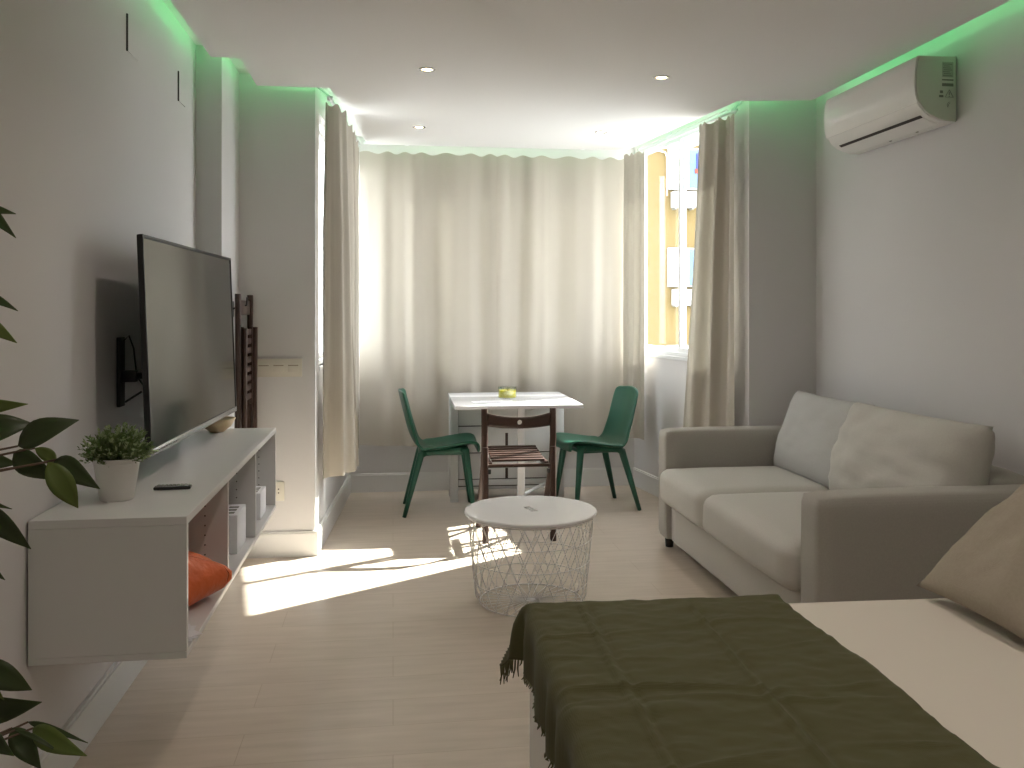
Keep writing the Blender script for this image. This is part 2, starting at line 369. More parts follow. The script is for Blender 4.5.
# ------------------------------------------------------------------ curtains
def curtain(label, path, z_top, z_bot, nf, amp, group, seed=0, flare=0.0, bot_path=None, mirror=1, gather=None):
    """path: list of 2D points; folds displaced perpendicular"""
    P = [Vector(p) for p in path]; Bp = [Vector(p) for p in (bot_path or path)]
    def along(PP, t):
        Ls = [(b - a).length for a, b in zip(PP, PP[1:])]; T = sum(Ls); s_ = t * T
        for i, L in enumerate(Ls):
            if s_ <= L or i == len(Ls) - 1:
                a, b = PP[i], PP[i + 1]; d = (b - a).normalized()
                return a + d * s_, Vector((-d.y, d.x))
            s_ -= L
    rnd = random.Random(seed); ph = [rnd.uniform(0, 6.28) for _ in range(4)]
    def fn(u, v):
        a, n1 = along(P, u); b, n2 = along(Bp, u)
        w = v ** 1.2
        p = a.lerp(b, w); n = n1
        uu = u + 0.012 * math.sin(v * 2.2 + ph[0]) + 0.03 * math.sin(u * 9 + ph[1])
        f = math.sin(uu * nf * 2 * PI + ph[2]); f = math.copysign(abs(f) ** 0.8, f)
        A = amp * (0.55 + 0.45 * min(1, v * 3)) * (0.75 + 0.35 * math.sin(u * 7 + ph[3]))
        f2 = 0.25 * math.sin(uu * nf * 4.6 * PI + ph[1] + v * 1.5)
        p = p + n * A * (f + f2)
        z = z_top + (z_bot - z_top) * v + (0.010 * math.sin(uu * nf * 2 * PI * 2) if v < 0.02 else 0) + 0.006 * math.sin(u * 8 + ph[0]) * v
        return Vector((p.x, p.y, z))
    o = MB().grid(fn, max(60, int(nf * 22)), 30).build('curtain', M['curtain'], None, True, recalc=False)
    return tag(o, label, 'curtain', group)
G = 'linen curtains around the bay window'
curtain('wide beige curtain covering the left half of the back window behind the green chair', [(-0.24, 6.43), (0.755, 6.435)], 2.475, 0.355, 3.3, 0.027, G, 3)
curtain('wide beige curtain covering the right half of the back window behind the yellow candle', [(0.748, 6.452), (1.735, 6.45)], 2.475, 0.365, 3.0, 0.021, G, 5)
curtain('narrow beige curtain bunched in the far right corner beside the open view outside', [(1.695, 6.34), (1.795, 6.16)], 2.48, 0.40, 1.6, 0.016, G, 11)
curtain('beige curtain gathered at the right pillar behind the sofa arm', [(1.865, 5.22), (1.93, 5.07), (1.985, 4.93)], 2.475, 0.32, 2.6, 0.036, G, 8, bot_path=[(1.82, 5.46), (1.90, 5.15), (1.99, 4.93)])
curtain('beige curtain gathered at the left pillar, nearest to the switches', [(-0.355, 4.93), (-0.30, 5.06), (-0.26, 5.24)], 2.475, 0.40, 2.3, 0.034, G, 2, bot_path=[(-0.36, 4.95), (-0.30, 5.06), (-0.19, 5.32)])
curtain('pale beige curtain along the left window just behind the one at the pillar', [(-0.27, 5.42), (-0.235, 6.20)], 2.475, 0.40, 4.5, 0.028, G, 9)

def rail(label, pts, brk, z=2.505):
    t = thing('curtain_rail', label, 'curtain rail', (0, 0, 0), 0, 'curtain rails')
    MB().tube([(x, y, z) for x, y in pts], 0.010, 8).build('rail', M['frame'], t, True)
    for (x, y, wx, wy) in brk:
        b = MB(); b.tube([(x, y, z), (x, y, z + 0.01), (wx, wy, 2.57)], 0.006, 6); b.lathe([(0, -0.012), (0.015, -0.012), (0.017, 0), (0.015, 0.012), (0, 0.012)], (x, y, z), 12)
        b.build('bracket', M['frame'], t, True)
rail('white curtain rail above the left window, half hidden behind the dropped ceiling', [(-0.35, 4.91), (-0.235, 6.30)], [(-0.345, 4.96, -0.416, 4.97), (-0.28, 5.8, -0.365, 5.8)])
rail('white curtain rail above the right window, half hidden behind the dropped ceiling', [(1.99, 4.92), (1.80, 6.35)], [(1.985, 4.96, 2.043, 4.97), (1.86, 5.9, 1.917, 5.9)])
rail('white curtain rail above the back window, half hidden behind the dropped ceiling', [(-0.21, 6.435), (1.70, 6.435)], [(0.1, 6.435, 0.1, 6.548), (1.4, 6.435, 1.4, 6.548)], 2.545)

# ------------------------------------------------------------------ television cabinet (top z .787, x -.94..-.54, y 2.42...4.21)
cab = thing('media_cabinet', 'long white wall-hung cabinet with three open compartments under the television', 'cabinet', (-0.935, 2.42, 0.412))
cw, cl, ch = 0.395, 1.79, 0.375      # depth x, length y, height z
MB().box(0, cw, 0, cl, ch - 0.022, ch, 0.0012, 1).build('top_board', M['white'], cab)
MB().box(0, cw, 0, cl, 0, 0.018, 0.0012, 1).build('bottom_board', M['white'], cab)
for y in (0, 0.594, 1.186, cl - 0.018):
    m = MB().box(0.0 if y in (0, cl - 0.018) else 0.01, cw if y in (0, cl - 0.018) else cw - 0.002, y, y + 0.018, 0.0185, ch - 0.0225, 0.001, 1).mark()
    if y:
        for x in (0.12, 0.32):
            for z in [0.05 + 0.032 * i for i in range(9)]: m.tube([(x, y - 0.0012, z), (x, y + 0.0005, z)], 0.0028, 6)
    m.build('side_panel' if y in (0, cl - 0.018) else 'divider', M['white'], cab, m2=M['hole'])
MB().box(0, 0.008, 0.018, cl - 0.018, 0.018, ch - 0.022).build('back_panel', M['white'], cab)
for x in (0.05, cw - 0.045): MB().lathe([(0, -0.008), (0.026, -0.008), (0.03, 0)], (x, 0.05, 0), 16).build('foot_pad', M['brown'], cab)

# television
ang = math.atan2(0.041, 1.295)
tv = thing('television', 'large flat black television hung over the white cabinet', 'television', (-0.737, 3.557, 0.868), 0, rot=(0, math.radians(-2.2), -ang))
W2, HH = 0.648, 0.706
MB().box(-0.019, -0.004, -W2, W2, 0, HH, 0.004).build('case', M['black'], tv, 'auto')
MB().box(-0.060, -0.0195, -0.42, 0.42, 0.05, 0.48, 0.012).build('rear_housing', M['black'], tv, 'auto')
MB().box(-0.004, -0.002, -W2 + 0.012, W2 - 0.012, 0.024, HH - 0.012).build('screen', M['screen'], tv)
m = MB(); m.box(-0.010, 0.001, -W2, -W2 + 0.008, 0.023, HH, 0.001); m.box(-0.010, 0.001, W2 - 0.008, W2, 0.023, HH, 0.001); m.box(-0.010, 0.001, -W2 + 0.008, W2 - 0.008, HH - 0.009, HH, 0.001); m.build('side_bezel', M['black'], tv, 'auto')
m = MB(); m.box(-0.010, 0.001, -W2, W2, 0, 0.022, 0.002); m.mark()
for i in range(9):
    y = -0.60 + i * 0.028; m.box(0.001, 0.0015, y, y + 0.014 + 0.006 * (i % 3), 0.008, 0.013)
m.build('bottom_bezel', M['silver'], tv, 'auto', m2=M['grey'])
br = thing('television_bracket', 'black folding wall bracket holding the television', 'wall bracket', (-0.937, 3.19, 1.0))
MB().box(0, 0.012, -0.03, 0.03, 0, 0.24, 0.003).build('wall_plate', M['black'], br)
m = MB(); m.box(0.012, 0.06, -0.012, 0.012, 0.085, 0.125, 0.003); m.tube([(0.05, 0, 0.105), (0.09, 0.17, 0.105), (0.10, 0.30, 0.105)], 0.014, 8); m.tube([(0.02, 0, 0.015), (0.07, 0.02, 0.05)], 0.004, 6)
m.build('arm', M['black'], br, 'auto')
MB().box(0.092, 0.104, 0.10, 0.52, -0.02, 0.27, 0.003).build('screen_plate', M['black'], br)
MB().tube([(0.012, 0.01, 0.225), (0.03, 0.01, 0.245), (0.04, 0.03, 0.20), (0.045, 0.05, 0.10), (0.06, 0.09, 0.06), (0.08, 0.15, 0.05)], 0.003, 6).build('cable', M['black'], br, True)

CT = 0.787
# bowl, remote
m = MB().lathe([(0, 0), (0.030, 0), (0.034, 0.004), (0.062, 0.025), (0.082, 0.060), (0.078, 0.060), (0.058, 0.028), (0.03, 0.010), (0, 0.008)], (0, 0, 0), 40)
tag(m.build('wooden_bowl', M['wood'], None, True, loc=(-0.785, 4.10, CT)), 'round light wooden bowl at the far end of the white cabinet under the television', 'bowl')
rm = thing('remote_control', 'small black and silver remote control lying on the white cabinet', 'remote control', (-0.666, 2.80, CT), math.radians(4))
MB().box(-0.054, 0.054, -0.017, 0.017, 0, 0.010, 0.004).build('case', M['black'], rm, 'auto')
m = MB().box(-0.048, 0.048, -0.014, 0.014, 0.0100, 0.0115, 0.0005).mark()
for i in range(8):
    for j in range(3): m.box(-0.044 + i * 0.011, -0.037 + i * 0.011, -0.010 + j * 0.008, -0.005 + j * 0.008, 0.0115, 0.0130)
m.build('face_plate', M['silver'], rm, 'auto', m2=M['grey'])

# small potted plant
pl = thing('potted_plant', 'small bushy green plant in a white pot on the near end of the cabinet', 'plant', (-0.79, 2.67, CT))
MB().lathe([(0, 0), (0.044, 0), (0.047, 0.004), (0.062, 0.108), (0.065, 0.110), (0.065, 0.122), (0.060, 0.122), (0.058, 0.100), (0, 0.100)], seg=40).build('pot', M['pot'], pl, 'auto')
MB().lathe([(0, 0.106), (0.03, 0.108), (0.057, 0.1005)], seg=24).build('soil', M['soil'], pl, True)
rr = random.Random(4)
fo, tp, st = MB(), MB(), MB()
def leaflet(m, c, d, up, L, w):
    d = d.normalized(); s = d.cross(up).normalized(); n = s.cross(d)
    v = [c, c + d * L * 0.5 + s * w + n * 0.002, c + d * L, c + d * L * 0.5 - s * w + n * 0.002]
    m.bm.faces.new([m.bm.verts.new(p) for p in v])
for i in range(260):
    th = rr.uniform(0, 2 * PI); ph = math.acos(rr.uniform(-0.22, 1.0)); R = rr.uniform(0.070, 0.100)
    tip = Vector((R * math.sin(ph) * math.cos(th), R * math.sin(ph) * math.sin(th), 0.132 + R * 0.92 * math.cos(ph) * 0.95))
    root_ = Vector((tip.x * 0.25, tip.y * 0.25, 0.108)); ax = (tip - root_)
    if i % 3 == 0: st.tube([root_, root_ + ax * 0.5 + Vector((0, 0, 0.006)), tip], 0.0009, 4)
    for k in range(11):
        t = 0.35 + 0.65 * k / 10; c = root_ + ax * t
        d = (ax.normalized() * 0.7 + Vector((rr.uniform(-1, 1), rr.uniform(-1, 1), rr.uniform(-0.4, 1))) * 0.8)
        leaflet(tp if (k >= 8 and i % 2 == 0) else fo, c, d, Vector((rr.uniform(-1, 1), rr.uniform(-1, 1), 1)), rr.uniform(0.010, 0.017), rr.uniform(0.003, 0.0052))
fo.build('foliage', M['leaf_s'], pl, recalc=False); tp.build('buds', M['leaf_t'], pl, recalc=False); st.build('stems', M['leaf_s'], pl)

# contents of the cabinet (floor of the compartments z .430)
CF = 0.4305
bag = thing('plastic_bag', 'crumpled orange plastic carrier bag poking out of the first compartment', 'bag', (-0.675, 2.825, CF))
def bagfn(u, v):
    a = u * 2 * PI
    prof = [0.0, 0.75, 1.0, 0.90, 0.70, 0.50, 0.36, 0.40, 0.24][int(round(v * 8))]
    zz = [0.0, 0.004, 0.045, 0.085, 0.120, 0.150, 0.178, 0.205, 0.235][int(round(v * 8))]
    rx = 0.135 * prof * (1 + 0.06 * math.sin(7 * a + v * 5) + 0.03 * math.sin(13 * a)); ry = 0.145 * prof * (1 + 0.05 * math.sin(5 * a + 1 + v * 3))
    x = rx * math.cos(a) - 0.06 * v; y = ry * math.sin(a) - 0.07 * v
    # pointed corner towards the room
    k = max(0, math.cos(a - 0.25)) ** 5 * math.exp(-((v - 0.32) / 0.16) ** 2)
    x += 0.070 * k; y += 0.03 * k; zz += 0.01 * k
    w = fbm(x * 22, y * 22, zz * 22) * 0.020 * min(1, v * 6)
    w2 = fbm(y * 45 + 3, x * 45, zz * 45) * 0.006 * min(1, v * 6)
    return Vector((x + w + w2, y + w - w2, zz * 1.12 + w * 0.7))
MB().grid(bagfn, 72, 8).build('bag_body', M['orange'], bag, True, solid=0.001, sub=1)
m = MB(); m.tube([Vector((0.100 + 0.017 * math.cos(a), -0.030, 0.072 + 0.010 * math.sin(a))) + Vector((0, 0.014 * math.cos(a), 0)) for a in [2 * PI * k / 16 for k in range(16)]], 0.0018, 5, closed=True)
m.box(0.094, 0.109, -0.032, -0.028, 0.070, 0.073)
m.build('printed_mark', M['paper'], bag)
def white_box(name, label, x0, x1, y0, y1, h, cat, grp):
    t = thing(name, label, cat, ((x0 + x1) / 2, (y0 + y1) / 2, CF), 0, grp)
    a, b = (x1 - x0) / 2, (y1 - y0) / 2
    m = MB().box(-a, a, -b, b, 0, h, 0.003).mark()
    for i in range(3): m.box(-a * 0.5, a * 0.5, -b * 0.7 + i * b * 0.5, -b * 0.7 + i * b * 0.5 + b * 0.25, h, h + 0.0012)
    m.build('body', M['paper'], t, 'auto', m2=M['grey'])
white_box('white_box', 'white box with dark slots on top in the middle compartment', -0.640, -0.570, 3.36, 3.55, 0.145, 'box', 'white boxes in the cabinet')
white_box('white_box', 'slightly taller white box behind the slotted one in the middle compartment', -0.735, -0.652, 3.38, 3.56, 0.165, 'box', 'white boxes in the cabinet')
white_box('white_box', 'white box in the furthest compartment of the cabinet', -0.635, -0.565, 3.90, 4.06, 0.115, 'box', 'white boxes in the cabinet')
white_box('white_box', 'taller white box at the back of the furthest compartment', -0.72, -0.647, 3.93, 4.10, 0.135, 'box', 'white boxes in the cabinet')
m = MB()
for i in range(4):
    m.box(-0.05, 0.05, -0.07, 0.07, i * 0.0025, i * 0.0025 + 0.002, mtx=Matrix.Rotation(0.25 * i, 4, 'Z'))
tag(m.build('paper_sheets', M['paper'], None, loc=(-0.606, 2.54, CF)), 'loose white papers at the near front of the first compartment', 'papers')

# ------------------------------------------------------------------ brown folding chairs
def terje_open():
    t = thing('folding_chair', 'brown wooden folding chair with its back to the camera, at the white table', 'chair', (0.722, 5.20, 0), 0)
    hw = 0.20
    for s in (-1, 1):     # long legs: backrest top (y-) to front foot (y+)
        x = s * hw
        m = MB(); 
        m.tube([(x, -0.155, 0.765), (x, -0.165, 0.60), (x, -0.12, 0.44), (x, 0.20, 0.0)], 0.0125, 8, flat=(0.9, 1.5)); m.build('long_leg', M['brown'], t, 'auto')
        x = s * (hw - 0.003)
        m = MB(); m.tube([(x - s * 0.0, -0.185, 0.0), (x, -0.178, 0.30), (x, -0.17, 0.545)], 0.013, 8, flat=(0.9, 1.4)); m.build('rear_leg', M['brown'], t, 'auto')
        MB().box(s * 0.165 - 0.011, s * 0.165 + 0.011, -0.15, 0.20, 0.425, 0.455, 0.004).build('seat_rail', M['brown'], t, 'auto')
        m = MB(); m.lathe([(0, -0.012), (0.013, -0.012), (0.013, 0.012), (0, 0.012)], (s * 0.176, -0.165, 0.405), 12); m.build('hinge', M['black'], t)
    def back(u, v):
        x = -0.185 + 0.37 * u; c = 1 - (2 * u - 1) ** 2
        dip = -0.022 * c
        return Vector((x, -0.155 - 0.03 * c, 0.665 + 0.075 * v + dip * (1 if v > 0.5 else 0.5)))
    bo = MB().grid(back, 20, 4).build('backrest', M['brown'], t, 'auto', solid=0.014)
    cut = MB().tube([(0.0, -0.30, 0.690), (0.0, -0.10, 0.690)], 0.014, 20).build('cutter', M['brown'])     # drill the round hole
    md = bo.modifiers.new('hole', 'BOOLEAN'); md.object = cut; md.operation = 'DIFFERENCE'; md.solver = 'EXACT'
    cut.parent = t; bpy.context.view_layer.update()
    me = bpy.data.meshes.new_from_object(bo.evaluated_get(bpy.context.evaluated_depsgraph_get()))
    bo.modifiers.clear(); bo.data = me; bpy.data.objects.remove(cut)
    for i in range(7):
        y = -0.135 + i * 0.050
        MB().box(-0.155, 0.155, y, y + 0.040, 0.456 + 0.005 * i, 0.468 + 0.005 * i, 0.002).build('seat_slat', M['brown'], t, 'auto')
    MB().box(-0.19, 0.19, -0.175, -0.155, 0.428, 0.447, 0.003).build('rear_rail', M['brown'], t, 'auto')
    MB().tube([(-hw, 0.145, 0.075), (hw, 0.145, 0.075)], 0.008, 8).build('stretcher', M['brown'], t, True)
terje_open()
def terje_folded():
    t = thing('folding_chair', 'brown wooden folding chair folded flat and hung up behind the television', 'chair', (-0.775, 4.66, 0.51))
    for s in (-1, 1):
        y = s * 0.182
        MB().tube([(0.012, y, 0.0), (0.020, y, 0.45), (0.018, y, 0.905)], 0.0155, 8, flat=(1.5, 1.0)).build('long_leg', M['brown'], t, 'auto')
        y = s * 0.165
        MB().tube([(0.045, y, 0.02), (0.045, y, 0.45), (0.048, y, 0.735)], 0.014, 8, flat=(1.4, 1.0)).build('rear_leg', M['brown'], t, 'auto')
        MB().box(0.022, 0.04, s * 0.14 - 0.010, s * 0.14 + 0.010, 0.33, 0.74, 0.003).build('seat_rail', M['brown'], t, 'auto')
    for i in range(8):
        z = 0.36 + i * 0.048
        MB().box(0.024, 0.034, -0.135, 0.135, z, z + 0.030, 0.002).build('seat_slat', M['brown'], t, 'auto')
    MB().box(0.005, 0.022, -0.165, 0.165, 0.80, 0.875, 0.005).build('backrest', M['brown'], t, 'auto')
    MB().tube([(0.014, -0.175, 0.08), (0.014, 0.175, 0.08)], 0.008, 8).build('stretcher', M['brown'], t, True)
terje_folded()
hk = MB(); hk.box(-0.819, -0.812, 4.63, 4.69, 1.30, 1.38, 0.001); hk.tube([(-0.815, 4.66, 1.34), (-0.79, 4.66, 1.35), (-0.745, 4.66, 1.36), (-0.742, 4.66, 1.40)], 0.005, 8)
tag(hk.build('wall_hook', M['black']), 'black wall hook carrying the folded brown chair', 'hook')

# switches, sockets, covers
sw = thing('switch_panel', 'cream panel of three light switches on the left pillar', 'light switch', (-0.613, YP, 1.023))
MB().box(-0.124, 0.124, -0.010, 0, -0.049, 0.049, 0.003).build('plate', M['cream'], sw, 'auto')
for k in (-1, 0, 1):
    b = MB().box(k * 0.078 - 0.029, k * 0.078 + 0.029, -0.0135, -0.010, -0.022, 0.024, 0.002).build('rocker', M['cream'], sw, 'auto')
    MB().box(k * 0.078 - 0.027, k * 0.078 + 0.027, -0.0140, -0.0135, 0.010, 0.015).build('indicator_slit', M['taupe'], sw)
so = thing('wall_socket', 'cream power socket low on the left pillar beside the cabinet end', 'socket', (-0.625, YP, 0.355))
m = MB().box(-0.042, 0.042, -0.009, 0, -0.052, 0.052, 0.003).mark(); m.tube([(0.012, -0.0095, 0.012), (0.012, -0.0085, 0.012)], 0.004, 8); m.tube([(0.012, -0.0095, -0.008), (0.012, -0.0085, -0.008)], 0.004, 8); m.build('plate', M['cream'], so, 'auto', m2=M['hole'])
for (y, lab, w) in ((3.355, 'nearer blank cover plate high on the left wall', 0.065), (4.105, 'further blank cover plate high on the left wall', 0.06)):
    t = thing('cover_plate', lab, 'wall plate', (XL, y, 2.322), 0, 'blank cover plates on the left wall')
    MB().box(0, 0.004, -w, w, -0.064, 0.064, 0.001).build('plate', M['wall'], t)
    MB().box(0.0, 0.0052, -w - 0.007, -w, -0.066, 0.066).build('edge_gap', M['hole'], t)

# ------------------------------------------------------------------ air conditioner
ac = thing('air_conditioner', 'white split air conditioner high on the right wall', 'air conditioner', (XR, 3.578, 2.163))
prof = [(-0.008, 0.0), (-0.060, 0.002), (-0.095, 0.010), (-0.135, 0.026), (-0.165, 0.050), (-0.185, 0.080), (-0.196, 0.115), (-0.200, 0.155), (-0.199, 0.20), (-0.194, 0.25), (-0.187, 0.280), (-0.178, 0.288), (-0.008, 0.290)]
AL = 0.825
MB().profile_y(prof, 0.012, AL - 0.012).build('body', M['acw'], ac, 'auto')
sp = [(x * 0.985, 0.002 + z * 0.985) for x, z in prof]
MB().profile_y(sp, 0.0, 0.012, 0.002).build('side_cover', M['acs'], ac, 'auto')
MB().profile_y(sp, AL - 0.012, AL, 0.002).build('side_cover', M['acs'], ac, 'auto')
fp = [(x, z) for x, z in prof[5:12]]
m = MB()
pts = [(x - 0.003, z) for x, z in fp] + [(x + 0.002, z) for x, z in reversed(fp)]
m.profile_y(pts, 0.004, AL - 0.004); m.build('front_panel', M['acw'], ac, 'auto')
m = MB(); m.profile_y([(-0.1365, 0.0245), (-0.148, 0.0335), (-0.144, 0.0385), (-0.133, 0.030)], 0.05, AL - 0.06); m.build('air_slot', M['hole'], ac)
m = MB(); m.profile_y([(-0.060, 0.000), (-0.095, 0.008), (-0.132, 0.0235), (-0.130, 0.027), (-0.094, 0.012), (-0.060, 0.004)], 0.05, AL - 0.06); m.mark(); m.box(-0.052, -0.046, 0.22, 0.235, -0.003, 0.001); m.box(-0.052, -0.046, 0.44, 0.455, -0.003, 0.001); m.build('vane', M['acw'], ac, 'auto', m2=M['grey'])
MB().box(-0.008, 0.0, 0.015, AL - 0.015, 0.004, 0.286).build('shadow_gap_plate', M['hole'], ac)  # mounting plate coloured dark to stand in for the shadow gap behind
m = MB()
m.box(-0.075, -0.022, -0.0006, 0, 0.195, 0.262)
m.mark()
for i in range(7): m.box(-0.072 + 0.004 * (i % 2), -0.028 - 0.006 * (i % 3), -0.0010, -0.0006, 0.200 + i * 0.0085, 0.203 + i * 0.0085)
m.box(-0.076, -0.022, -0.0010, 0, 0.180, 0.186); m.box(-0.076, -0.022, -0.0010, 0, 0.155, 0.168)
m.build('rating_label', mat('faded_grey_label', (0.40, 0.40, 0.36), 0.6), ac, m2=M['grey'])
m = MB()
def tri(m, cx, cz, r):
    P = [(cx + r * math.sin(a), cz + r * math.cos(a)) for a in (0, 2 * PI / 3, 4 * PI / 3)]
    m.tube([(x, -0.001, z) for x, z in P], 0.0016, 5, closed=True)
tri(m, -0.042, 0.118, 0.022); m.box(-0.0435, -0.0405, -0.0012, 0, 0.116, 0.130); m.box(-0.0435, -0.0405, -0.0012, 0, 0.109, 0.113)
m.box(-0.086, -0.072, -0.001, 0, 0.124, 0.136); m.box(-0.090, -0.070, -0.001, 0, 0.106, 0.116)
m.tube([(-0.038 + 0.014 * math.cos(a), -0.001, 0.072 + 0.014 * math.sin(a)) for a in [PI / 2 + k * PI / 8 for k in range(7)]], 0.001, 5)
m.tube([(-0.038 + 0.008 * math.cos(a), -0.001, 0.072 + 0.008 * math.sin(a)) for a in [PI / 2 + k * PI / 8 for k in range(7)]], 0.001, 5)
m.build('warning_symbols', M['grey'], ac)

# ------------------------------------------------------------------ drop-leaf table
tb = thing('drop_leaf_table', 'white drop-leaf table with drawers against the back curtain', 'table', (0.785, 5.44, 0), math.radians(-0.8))
MB().box(-0.405, 0.405, 0.0, 0.60, 0.717, 0.74, 0.002).build('raised_leaf', M['whiteg'], tb, 'auto')
MB().box(-0.405, 0.405, 0.604, 0.90, 0.717, 0.74, 0.002).build('table_top', M['whiteg'], tb, 'auto')
for s in (-1, 1):
    MB().box(s * 0.40, s * 0.345, 0.665, 0.70, 0, 0.717, 0.002).build('leg', M['white'], tb, 'auto')
    MB().box(s * 0.40, s * 0.345, 0.87, 0.90, 0, 0.717, 0.002).build('leg', M['white'], tb, 'auto')
MB().box(-0.345, 0.345, 0.70, 0.89, 0.10, 0.715).build('carcass', M['hole'], tb)
zz = [0.105, 0.153, 0.337, 0.525, 0.715]
for a, b in zip(zz, zz[1:]):
    MB().box(-0.342, 0.342, 0.685, 0.70, a + 0.004, b - 0.004, 0.001).build('drawer_front', M['white'], tb, 'auto')
for z0, z1 in ((0.158, 0.23), (0.35, 0.475), (0.64, 0.70)): MB().box(-0.014, 0.005, 0.6825, 0.6855, z0, z1).build('drawer_slot', M['brown'], tb)
MB().box(0.0, 0.045, 0.10, 0.135, 0.0, 0.716, 0.003).build('gate_leg', M['whiteg'], tb, 'auto')
for z in (0.15, 0.69): MB().tube([(0.03, 0.135, z), (0.33, 0.665, z)], 0.012, 8).build('gate_rail', M['whiteg'], tb, 'auto')

cd = thing('candle_jar', 'yellow candle in a low glass jar on the white table', 'candle', (0.77, 5.93, 0.7405))
MB().lathe([(0, 0), (0.058, 0), (0.063, 0.004), (0.064, 0.075), (0.061, 0.075), (0.060, 0.005), (0, 0.004)], seg=40).build('glass_jar', M['jar'], cd, 'auto')
MB().lathe([(0, 0.0055), (0.0595, 0.0055), (0.0595, 0.053), (0.04, 0.050), (0, 0.050)], seg=40).build('wax', M['yellow'], cd, 'auto')
MB().tube([(0, 0, 0.05), (0.001, 0, 0.062)], 0.0012, 6).build('wick', M['black'], cd)
m = MB(); m.box(-0.11, 0.10, -0.07, 0.07, 0, 0.0012, mtx=Matrix.Rotation(0.1, 4, 'Z')); m.box(-0.06, 0.15, -0.07, 0.07, 0.0013, 0.0024, mtx=Matrix.Rotation(-0.08, 4, 'Z'))
tag(m.build('leaflet', M['paper'], None, loc=(0.62, 5.66, 0.7405)), 'white leaflets lying on the table in front of the candle', 'papers')

# ------------------------------------------------------------------ green chairs (local: faces +x)
def green_chair(label, loc, rz):
    t = thing('dining_chair', label, 'chair', loc, rz, 'green chairs at the white table')
    pr = [(0.246, 0.405), (0.250, 0.435), (0.238, 0.455), (0.20, 0.462), (0.12, 0.454), (0.03, 0.437), (-0.06, 0.424), (-0.12, 0.428), (-0.165, 0.462), (-0.195, 0.52), (-0.217, 0.59), (-0.237, 0.67), (-0.254, 0.74), (-0.264, 0.785), (-0.270, 0.812)]
    hw = [0.185, 0.197, 0.205, 0.213, 0.220, 0.222, 0.222, 0.218, 0.208, 0.198, 0.193, 0.192, 0.190, 0.178, 0.135]
    n = len(pr) - 1
    def fn(u, v):
        i = min(n - 1, int(u * n)); f = u * n - i
        x = pr[i][0] * (1 - f) + pr[i + 1][0] * f; z = pr[i][1] * (1 - f) + pr[i + 1][1] * f; w = hw[i] * (1 - f) + hw[i + 1] * f
        s = 2 * v - 1; c = s * s
        if u < 0.5: z += 0.018 * c * min(1, u * 6) - 0.012 * (1 - c) * min(1, u * 4)
        k = max(0, min(1, (u - 0.45) / 0.2)); x += 0.045 * c * k * (1 - 0.3 * u)
        if u > 0.97: z -= 0.014 * c
        return Vector((x, s * w, z))
    MB().grid(fn, n * 2, 14).build('seat_shell', M['green'], t, True, solid=0.018, sub=1)
    m = MB()
    m.tube([(-0.125, -0.155, 0.405), (0.165, -0.150, 0.425)], 0.020, 8, flat=(0.9, 1.1)); m.tube([(-0.125, 0.155, 0.405), (0.165, 0.150, 0.425)], 0.020, 8, flat=(0.9, 1.1))
    m.tube([(-0.125, -0.155, 0.405), (-0.125, 0.155, 0.405)], 0.019, 8); m.tube([(0.165, -0.15, 0.425), (0.165, 0.15, 0.425)], 0.019, 8)
    m.box(-0.13, 0.17, -0.15, 0.15, 0.385, 0.425, 0.012)
    m.build('seat_frame', M['green'], t, 'auto')
    for sx in (-1, 1):
        for sy in (-1, 1):
            top = (0.165, sy * 0.150, 0.425) if sx > 0 else (-0.125, sy * 0.155, 0.405)
            bot = (0.218, sy * 0.205, 0.0) if sx > 0 else (-0.235, sy * 0.205, 0.0)
            T, B = Vector(top), Vector(bot); K = T.lerp(B, 0.12)
            MB().tube([T + Vector((-0.03 * sx, 0, 0.006)), T.lerp(B, 0.03), K, T.lerp(B, 0.5), B], [0.026, 0.030, 0.027, 0.022, 0.0155], 10, flat=(1.0, 0.85)).build('leg', M['green'], t, True)
    return t
green_chair('dark green plastic chair on the left of the white table, facing right', (0.31, 5.91, 0), math.radians(-1))
green_chair('dark green plastic chair on the right of the white table, facing left', (1.366, 5.87, 0), math.radians(189.4))

# ------------------------------------------------------------------ wire basket coffee table
ct = thing('coffee_table', 'round white wire basket coffee table in the middle of the floor', 'coffee table', (0.6256, 3.99, 0))
MB().lathe([(0, 0.405), (0.300, 0.405), (0.3045, 0.409), (0.3045, 0.417), (0.300, 0.421), (0, 0.421)], seg=96).build('table_top', M['whiteg'], ct, 'auto')
m = MB(); m.box(-0.016, 0.016, -0.05, 0.05, 0.4205, 0.4222, 0.0005, 1, mtx=Matrix.Rotation(math.radians(15), 4, 'Z')); m.build('lid_handle', M['silver'], ct)
def rad(z):
    t = z / 0.40
    return 0.250 + 0.038 * t - (0.018 if t < 0.02 else 0.006 if t < 0.06 else 0)
def ring(m, r, z, w): m.tube([(r * math.cos(2 * PI * k / 64), r * math.sin(2 * PI * k / 64), z) for k in range(64)], w, 6, closed=True)
m = MB()
for z, w in ((0.006, 0.0032), (0.10, 0.0018), (0.20, 0.0018), (0.30, 0.0018), (0.398, 0.003)): ring(m, rad(z), z, w)
N = 26
for s in (-1, 1):
    for k in range(N):
        a0 = 2 * PI * k / N; pts = []
        for j in range(13):
            z = 0.006 + 0.392 * j / 12; a = a0 + s * 0.62 * j / 12
            pts.append((rad(z) * math.cos(a), rad(z) * math.sin(a), z))
        m.tube(pts, 0.0017, 5)
m.build('wire_basket', M['wire'], ct, True)
m = MB(); ring(m, 0.022, 0.006, 0.002)
for k in range(30):
    a = 2 * PI * k / 30; m.tube([(0.02 * math.cos(a), 0.02 * math.sin(a), 0.007), (0.232 * math.cos(a), 0.232 * math.sin(a), 0.007)], 0.0018, 5)
